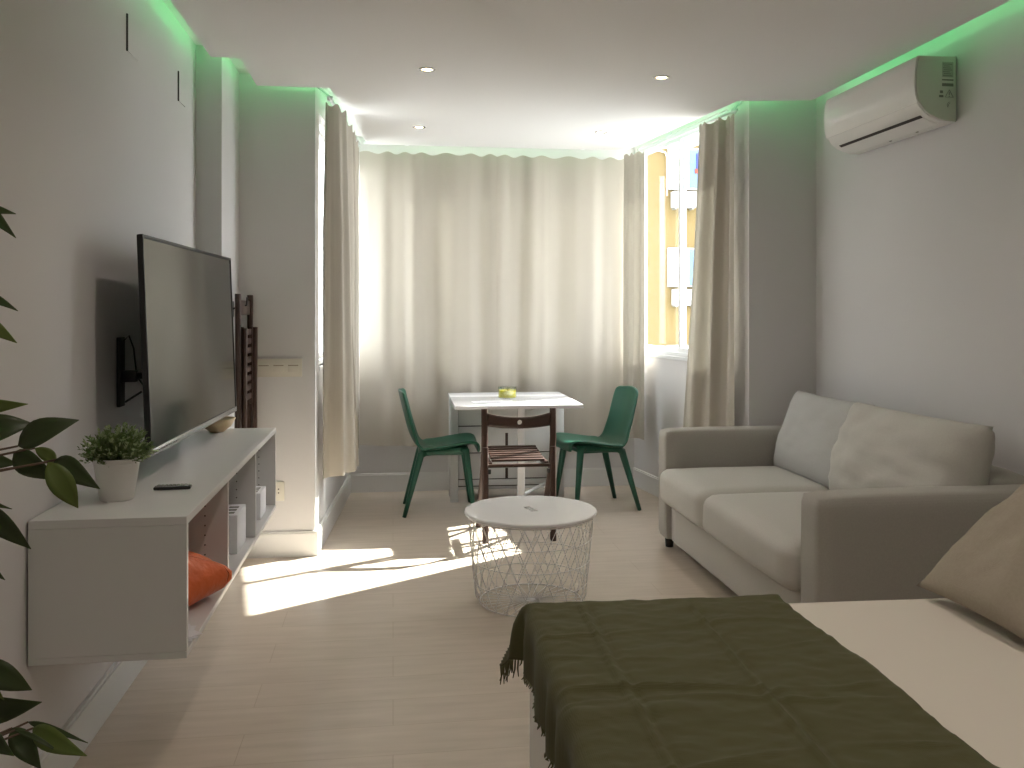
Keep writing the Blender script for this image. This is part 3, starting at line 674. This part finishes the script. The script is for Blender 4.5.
m.lathe([(0, 0.004), (0.022, 0.004), (0.022, 0.009), (0, 0.009)], seg=20)
m.build('basket_bottom', M['wire'], ct, True)

# ------------------------------------------------------------------ soft things
def soft_box(m, x0, x1, y0, y1, z0, z1, r, puff=0.02, seed=0, wr=0.004, mtx=None, n=14):
    """rounded and slightly inflated cushion block"""
    t = bmesh.new(); bmesh.ops.create_cube(t, size=2)
    bmesh.ops.subdivide_edges(t, edges=t.edges[:], cuts=n, use_grid_fill=True)
    hx, hy, hz = (x1 - x0) / 2, (y1 - y0) / 2, (z1 - z0) / 2; c = Vector(((x0 + x1) / 2, (y0 + y1) / 2, (z0 + z1) / 2))
    for v in t.verts:
        a = v.co.copy(); p = Vector((a.x * hx, a.y * hy, a.z * hz))
        q = Vector((max(-hx + r, min(hx - r, p.x)), max(-hy + r, min(hy - r, p.y)), max(-hz + r, min(hz - r, p.z))))
        d = p - q
        if d.length > 1e-6: p = q + d.normalized() * r
        kx, ky, kz = (1 - a.x ** 2), (1 - a.y ** 2), (1 - a.z ** 2)
        p.x += puff * a.x * ky * kz; p.y += puff * a.y * kx * kz; p.z += puff * a.z * kx * ky
        nn = fbm(p.x * 5 + seed, p.y * 5, p.z * 5)
        p += p.normalized() * nn * wr
        v.co = p + c
    m.merge(t, mtx)
    return m
def pillow(m, w, h, th, seed=0, wr=0.006, mtx=None, n=28, pinch=0.10, sharp=0.6):
    """pillow in local xz plane (w along x, h along z), thickness along y"""
    t = bmesh.new()
    def P(u, v, s):
        a, b = 2 * u - 1, 2 * v - 1
        e = max(0, (1 - abs(a) ** 2.6) * (1 - abs(b) ** 2.6)) ** sharp
        x = a * w / 2 * (1 - pinch * (1 - b * b) * 0.6 * abs(a)); z = b * h / 2 * (1 - pinch * (1 - a * a) * 0.6 * abs(b))
        y = s * th / 2 * e
        wn = fbm(a * 2.2 + seed, b * 2.2, s) * wr * (0.3 + e) + wr * 0.6 * math.sin(7 * a + 5 * b * a + seed) * (1 - e) * e * 3
        return Vector((x, y + s * wn if 0 < u < 1 and 0 < v < 1 else y, z))
    for s in (-1, 1):
        V = [[t.verts.new(P(i / n, j / n, s)) for j in range(n + 1)] for i in range(n + 1)]
        for i in range(n):
            for j in range(n): t.faces.new((V[i][j], V[i + 1][j], V[i + 1][j + 1], V[i][j + 1]))
    bmesh.ops.remove_doubles(t, verts=t.verts, dist=0.0005)
    bmesh.ops.recalc_face_normals(t, faces=t.faces)
    m.merge(t, mtx)
    return m

# ------------------------------------------------------------------ sofa (along the right wall, faces -x)
sf = thing('sofa', 'beige two-seat fabric sofa along the right wall', 'sofa', (1.498, 2.955, 0))
SLn = 1.915
m = soft_box(MB(), 0.0, 0.955, 0, 0.152, 0.055, 0.665, 0.028, 0.004, 1, 0.0015); m.build('armrest', M['sofa'], sf, True)
m = soft_box(MB(), 0.0, 0.955, SLn - 0.152, SLn, 0.055, 0.665, 0.028, 0.004, 2, 0.0015); m.build('armrest', M['sofa'], sf, True)
m = soft_box(MB(), 0.026, 0.90, 0.150, SLn - 0.150, 0.052, 0.275, 0.02, 0.0, 3, 0.001); m.build('base', M['sofa2'], sf, True)
m = soft_box(MB(), 0.76, 0.955, 0.150, SLn - 0.150, 0.06, 0.70, 0.035, 0.004, 4, 0.002); m.build('back', M['sofa'], sf, True)
m = soft_box(MB(), -0.046, 0.80, 0.156, 1.088, 0.268, 0.462, 0.055, 0.012, 5, 0.004, n=20); m.build('seat_cushion', M['sofa2'], sf, True)
m = soft_box(MB(), -0.046, 0.80, 1.094, SLn - 0.156, 0.268, 0.466, 0.055, 0.012, 6, 0.004, n=20); m.build('seat_cushion', M['sofa2'], sf, True)
def lean(loc, tilt, yaw=0.0):   # pillow local xz plane -> stands along y leaning towards +x
    return Matrix.Translation(loc) @ Matrix.Rotation(yaw, 4, 'Z') @ Matrix.Rotation(tilt, 4, 'Y') @ Matrix.Rotation(PI / 2, 4, 'Z')
m = pillow(MB(), 0.80, 0.46, 0.19, 3, 0.007, lean((0.70, 1.36, 0.665), math.radians(19)), pinch=0.05, sharp=0.42); m.build('back_cushion', mat('light_grey_cushion_fabric', (0.47, 0.465, 0.455), 0.9, vary=(160, 0.08)), sf, True)['label'] = 'lighter grey back cushion'
m = pillow(MB(), 0.93, 0.47, 0.30, 8, 0.017, lean((0.68, 0.578, 0.665), math.radians(17), math.radians(2)), pinch=0.05, sharp=0.38); m.build('back_cushion', M['sofa2'], sf, True)
for (x, y) in ((0.05, 0.06), (0.05, SLn - 0.06), (0.9, 0.06), (0.9, SLn - 0.06)): MB().lathe([(0, 0), (0.022, 0), (0.026, 0.056), (0, 0.056)], (x, y, 0), 14).build('foot', M['black'], sf, 'auto')

# ------------------------------------------------------------------ bed (foot end at x ~.37, rotated a little clockwise)
BR = math.radians(-1.9)
bd = thing('bed', 'low bed with a cream sheet in the right foreground', 'bed', (0.375, 2.412, 0), BR)
BW, BLn = 1.40, 2.0
MB().box(0.012, BLn, -BW, -0.012, 0.06, 0.25, 0.006).build('bed_base', M['cream'], bd, 'auto')
m = MB().box(0.0, 0.03, -BW - 0.01, 0.0, 0.03, 0.32, 0.005); m.build('footboard', M['white'], bd, 'auto')
m = soft_box(MB(), 0.028, BLn, -BW + 0.01, -0.010, 0.25, 0.506, 0.022, 0.0, 9, 0.002, n=30); m.build('mattress', M['sheet'], bd, True)
for (x, y) in ((0.06, -0.06), (0.06, -BW + 0.06), (BLn - 0.08, -0.06), (BLn - 0.08, -BW + 0.06)): MB().box(x - 0.03, x + 0.03, y - 0.03, y + 0.03, 0, 0.06, 0.003).build('leg', M['white'], bd)

# blanket (local bed coordinates)
ZB = 0.513
bl = thing('blanket', 'olive green blanket with a fringe folded over the foot end of the bed', 'blanket', (0.375, 2.412, 0), BR)
BX1, BY0, OVL, OVF = 0.655, -1.36, 0.155, 0.150
def drape(a, b):
    """a: distance along x from foot edge (negative = hanging), b: along y, positive = hanging over the far side"""
    dx = max(0, 0.010 - a); dy = max(0, b + 0.012)
    dist = math.hypot(dx, dy)
    x = max(a, 0.010); y = min(b, -0.012); z = ZB
    if dist > 0:
        ux, uy = -dx / dist, dy / dist
        r = 0.028
        if dist < r * 1.57: th = dist / r; outd, dz = r * math.sin(th), r * (1 - math.cos(th))
        else: outd, dz = r, r + (dist - r * 1.57)
        corner = min(dx, dy) / max(1e-6, dist)
        fold = math.sin(b * 34 + 1.2 * math.sin(b * 11)) * 0.008 if dx > dy else math.sin(a * 30) * 0.008
        outd += corner * 0.55 * dist + fold * min(1, dist / 0.08)
        x += ux * outd; y += uy * outd; z -= dz * (1 - 0.12 * corner)
    top = max(0, 1 - dist / 0.04)
    # pressed fold lines and loose wrinkles
    def ridge(d, w, h): return h * math.exp(-(d / w) ** 2)
    ef = min(1.0, max(0.0, -b * 14 - 0.2))
    z += ef * top * (ridge(a - 0.14 - 0.006 * math.sin(b * 4), 0.006, 0.009) - ridge(a - 0.157, 0.010, 0.006))
    z += ef * top * (ridge(a - 0.428 - 0.006 * math.sin(b * 3 + 1), 0.006, 0.010) - ridge(a - 0.446, 0.010, 0.007))
    for bb, h in ((-0.24, 0.004), (-0.40, 0.002), (-0.60, 0.007), (-0.66, 0.004), (-0.90, 0.004)):
        z += top * ridge(b - bb - 0.030 * math.sin(a * 7 + bb * 9) - 0.02 * a, 0.008, h * (0.2 + 1.5 * abs(math.sin(a * 5 + bb * 20))) * min(1, max(0, 0.72 - a) * 12))
    z += top * (0.006 + 0.005 * fbm(a * 5, b * 9, 2.0) + 0.003 * fbm(a * 16, b * 26, 5.0))
    # big soft fold near the camera-side
    z += top * ridge(b + 0.68 + 0.25 * (a - 0.1) ** 2, 0.035, 0.010) * math.exp(-((a - 0.08) / 0.22) ** 2)
    return Vector((x, y, z + 0.002))
def blf(u, v):
    b = BY0 + v * (OVF - BY0); a = -OVL + u * (0.708 - 0.014 * min(b, 0) + 0.006 * math.sin(b * 9) + OVL)
    return drape(a, b)
MB().grid(blf, 110, 190).build('blanket_cloth', M['olive'], bl, True, solid=0.005, recalc=False)
fr = MB(); rr = random.Random(3)
nfr = 150
for k in range(nfr):
    b = BY0 + (OVF - BY0) * k / (nfr - 1)
    p = drape(-OVL, b); L = rr.uniform(0.010, 0.018) if b < 0.0 else rr.uniform(0.035, 0.06)
    fr.tube([p, p + Vector((rr.uniform(-0.004, 0.003), rr.uniform(-0.004, 0.004), -L * 0.5)), p + Vector((rr.uniform(-0.008, 0.004), rr.uniform(-0.008, 0.008), -L))], [0.0028, 0.0024, 0.0012], 5)
fr.build('fringe', M['olive'], bl, True)

# pillows: white sleeping pillow at the head, taupe one leaning on it
ctr = Vector((2.03, 1.95, 0.585))
po = pillow(MB(), 0.70, 0.45, 0.15, 4, 0.010, lean((0, 0, 0), math.radians(88)), pinch=0.06, sharp=0.45).build('pillow', M['sheet'], None, True, loc=ctr)
tag(po, 'cream sleeping pillow at the head of the bed, behind the taupe one', 'pillow')
po = pillow(MB(), 0.50, 0.46, 0.13, 21, 0.010, lean((0, 0, 0), math.radians(50)), pinch=0.08, sharp=0.5).build('pillow', M['taupe'], None, True, loc=(1.675, 2.115, 0.684))
tag(po, 'taupe linen pillow leaning at the head of the bed', 'pillow')

# ------------------------------------------------------------------ large leafy plant at the left edge (mostly outside the picture)
big = thing('leafy_plant', 'tall leafy green plant whose leaves reach in at the left edge', 'plant', (-0.745, 1.02, 0))
MB().lathe([(0, 0), (0.10, 0), (0.125, 0.22), (0.130, 0.24), (0.120, 0.24), (0.115, 0.20), (0, 0.20)], seg=32).build('pot', M['terra'], big, 'auto')
bx, by = -0.745, 1.02
# leaves: (base world, tip world, half width, bright)
LV = [
    ((-0.5558, 1.2526, 1.4533), (-0.4892, 1.2289, 1.457), 0.0118, 0),
    ((-0.5671, 1.2836, 1.4809), (-0.4965, 1.2473, 1.427), 0.012, 0),
    ((-0.5666, 1.2768, 1.3449), (-0.4916, 1.241, 1.33), 0.0106, 0),
    ((-0.5135, 1.1702, 1.3213), (-0.4628, 1.1654, 1.2903), 0.0112, 1),
    ((-0.5684, 1.281, 1.1985), (-0.4868, 1.2609, 1.2048), 0.0121, 1),
    ((-0.5446, 1.241, 1.163), (-0.4771, 1.2553, 1.1785), 0.0215, 0),
    ((-0.4737, 1.196, 1.1579), (-0.402, 1.2016, 1.1892), 0.0194, 0),
    ((-0.4903, 1.2256, 1.1459), (-0.4317, 1.2132, 1.1102), 0.0169, 0),
    ((-0.4174, 1.1405, 1.1457), (-0.3871, 1.1536, 1.0857), 0.0161, 1),
    ((-0.4351, 1.2122, 1.1365), (-0.3689, 1.178, 1.1039), 0.0165, 0),
    ((-0.546, 1.2304, 1.1333), (-0.4927, 1.2438, 1.1272), 0.0133, 0),
    ((-0.4629, 1.2211, 1.1513), (-0.4439, 1.2404, 1.1293), 0.0093, 1),
    ((-0.5405, 1.2127, 1.0874), (-0.4695, 1.2257, 1.0185), 0.0157, 0),
    ((-0.5299, 1.1942, 1.0885), (-0.4678, 1.1633, 1.0847), 0.0062, 0),
    ((-0.5112, 1.1729, 0.8937), (-0.4517, 1.1821, 0.8515), 0.0177, 0),
    ((-0.5767, 1.2996, 0.788), (-0.4697, 1.2626, 0.802), 0.023, 0),
    ((-0.4649, 1.2199, 0.7867), (-0.3856, 1.1812, 0.7642), 0.0153, 1),
    ((-0.4954, 1.2321, 0.7829), (-0.4535, 1.2156, 0.7346), 0.0156, 0),
    ((-0.539, 1.2202, 0.8016), (-0.474, 1.1847, 0.7685), 0.0177, 0),
    ((-0.4879, 1.2638, 0.7756), (-0.3981, 1.2234, 0.761), 0.0053, 0),
    ((-0.5561, 1.2531, 0.9997), (-0.5153, 1.2598, 0.9695), 0.008, 0),
    ((-0.5394, 1.1891, 0.9165), (-0.4933, 1.2031, 0.8322), 0.0128, 1),
    ((-0.5016, 1.1561, 0.743), (-0.464, 1.1774, 0.7539), 0.0126, 0),
    ((-0.4795, 1.2014, 0.7937), (-0.4175, 1.1868, 0.7661), 0.0038, 0)]
lm = {0: MB(), 1: MB()}
def leaf(m, B, T, w, droop=0.012, nrm=None):
    B, T = Vector(B), Vector(T); d = T - B; L = d.length; d.normalize()
    view = (nrm or Vector((0.35, -0.85, 0.40))).normalized()
    s = d.cross(view).normalized(); n = s.cross(d).normalized()
    K = 10; rows = []
    for i in range(K + 1):
        t = i / K; ww = w * (math.sin(PI * t ** 0.80) ** 0.9) * (1 - 0.25 * t) if 0 < t < 1 else 0.0004
        c = B + d * L * t + n * droop * math.sin(PI * t) 
        rows.append([m.bm.verts.new(c + s * ww * q - n * abs(q) * -0.22 * ww + n * 0.0) for q in (-1, -0.5, 0, 0.5, 1)])
    for a, b in zip(rows, rows[1:]):
        for q in range(4): m.bm.faces.new((a[q], a[q + 1], b[q + 1], b[q]))
off0 = Vector((bx, by, 0))
for i, (B, T, w, br_) in enumerate(LV):
    rn = random.Random(i); nr = Vector((0.15 + rn.uniform(-0.3, 0.3), -0.9, 0.35 + rn.uniform(-0.35, 0.35)))
    m = MB(); leaf(m, Vector(B) - off0, Vector(T) - off0, w, nrm=nr)
    m.build('leaf', M['leaf_b'] if br_ else M['leaf_d'], big, True, recalc=False, solid=0.0006)
trunk = MB(); trunk.tube([(0, 0, 0.2), (0.01, 0.01, 0.6), (-0.01, 0, 1.0), (0.0, 0.02, 1.5)], [0.012, 0.010, 0.008, 0.004], 8)
for (B, T, w, br_) in LV:
    b = Vector(B) - off0; zt = max(0.3, b.z - 0.10)
    trunk.tube([(0, 0, zt), b * 0.5 + Vector((0, 0, zt * 0.5 + 0.03)), b], [0.003, 0.0022, 0.0014], 5)
trunk.build('stem', M['bark'], big, True)
for i in range(40):
    rn = random.Random(100 + i); z = rn.uniform(0.5, 1.5); a = rn.uniform(PI * 0.55, PI * 1.45); r = rn.uniform(0.05, 0.14)
    B = Vector((r * math.cos(a) * 0.8, r * math.sin(a), z)); T = B + Vector((math.cos(a) * 0.4, math.sin(a), rn.uniform(-0.6, 0.2))) * 0.07
    if T.x + bx < XL + 0.02: continue
    m = MB(); leaf(m, B, T, 0.015); m.build('leaf', M['leaf_d'], big, True, recalc=False)

# ------------------------------------------------------------------ building across the street
FY = 22.0
bldg = thing('neighbouring_building', 'sunny yellow building seen through the right-hand window', 'building', (9.0, FY, -8))
MB().box(-6.5, 9, 0, 3, 0, 22).build('facade', M['facade'], bldg)
for (x0, z0, z1) in ((7.02, 4.46, 5.54), (7.02, 1.95, 2.96), (7.0, -0.65, 0.45), (11.0, 4.46, 5.54), (11.0, 1.95, 2.96), (4.2, -3.1, -2.0), (7.0, -3.1, -2.0)):
    X, Z = x0 - 9, z0 + 8; h = z1 - z0
    f = MB(); f.box(X, X + 1.0, -0.10, 0.0, Z + 0.0, Z + h, 0.01); fo_ = f.build('window_shutter', M['fwhite'], bldg)
    MB().box(X + 0.56, X + 0.96, -0.115, -0.10, Z + 0.05, Z + h - 0.05).build('window_pane', M['fblue'], fo_)
for (x, z, lab) in ((7.10, 3.98, 'outdoor air conditioner unit below the upper window of the yellow building'), (7.12, 1.47, 'outdoor air conditioner unit below the lower window of the yellow building')):
    t = thing('outdoor_unit', lab, 'air conditioner', (x, FY, z), 0, 'outdoor units on the yellow building')
    MB().box(0, 0.62, -0.28, -0.02, 0, 0.42, 0.02).build('casing', M['fwhite'], t, 'auto')
    MB().tube([(0.22, -0.29, 0.21), (0.22, -0.275, 0.21)], 0.155, 24).build('fan_grille', M['grey'], t)
    m = MB(); m.box(0.05, 0.10, -0.26, 0, -0.04, 0.0); m.box(0.50, 0.55, -0.26, 0, -0.04, 0.0); m.build('bracket', M['grey'], t)
tag(MB().tube([(6.62, FY - 0.05, 5.53), (6.75, FY - 0.06, 5.46), (6.95, FY - 0.06, 5.42), (7.0, FY - 0.05, 5.30), (7.0, FY - 0.05, 4.3)], 0.025, 8).build('drain_pipe', M['wood'], None, True), 'thin pipe running down the yellow building beside the upper window', 'pipe')
la = MB().box(-0.10, 0.10, -0.02, 0.02, -0.25, 0.15, 0.01)
tag(la.build('hanging_cloth', M['cblue'], None, loc=(7.86, FY - 0.136, 5.25)), 'blue cloth hung at the upper window of the yellow building', 'laundry')
la = MB().box(-0.12, 0.14, -0.02, 0.02, -0.06, 0.06, 0.01)
tag(la.build('hanging_cloth', M['cred'], None, loc=(7.84, FY - 0.136, 4.94)), 'small red cloth hung below the blue one outside', 'laundry')
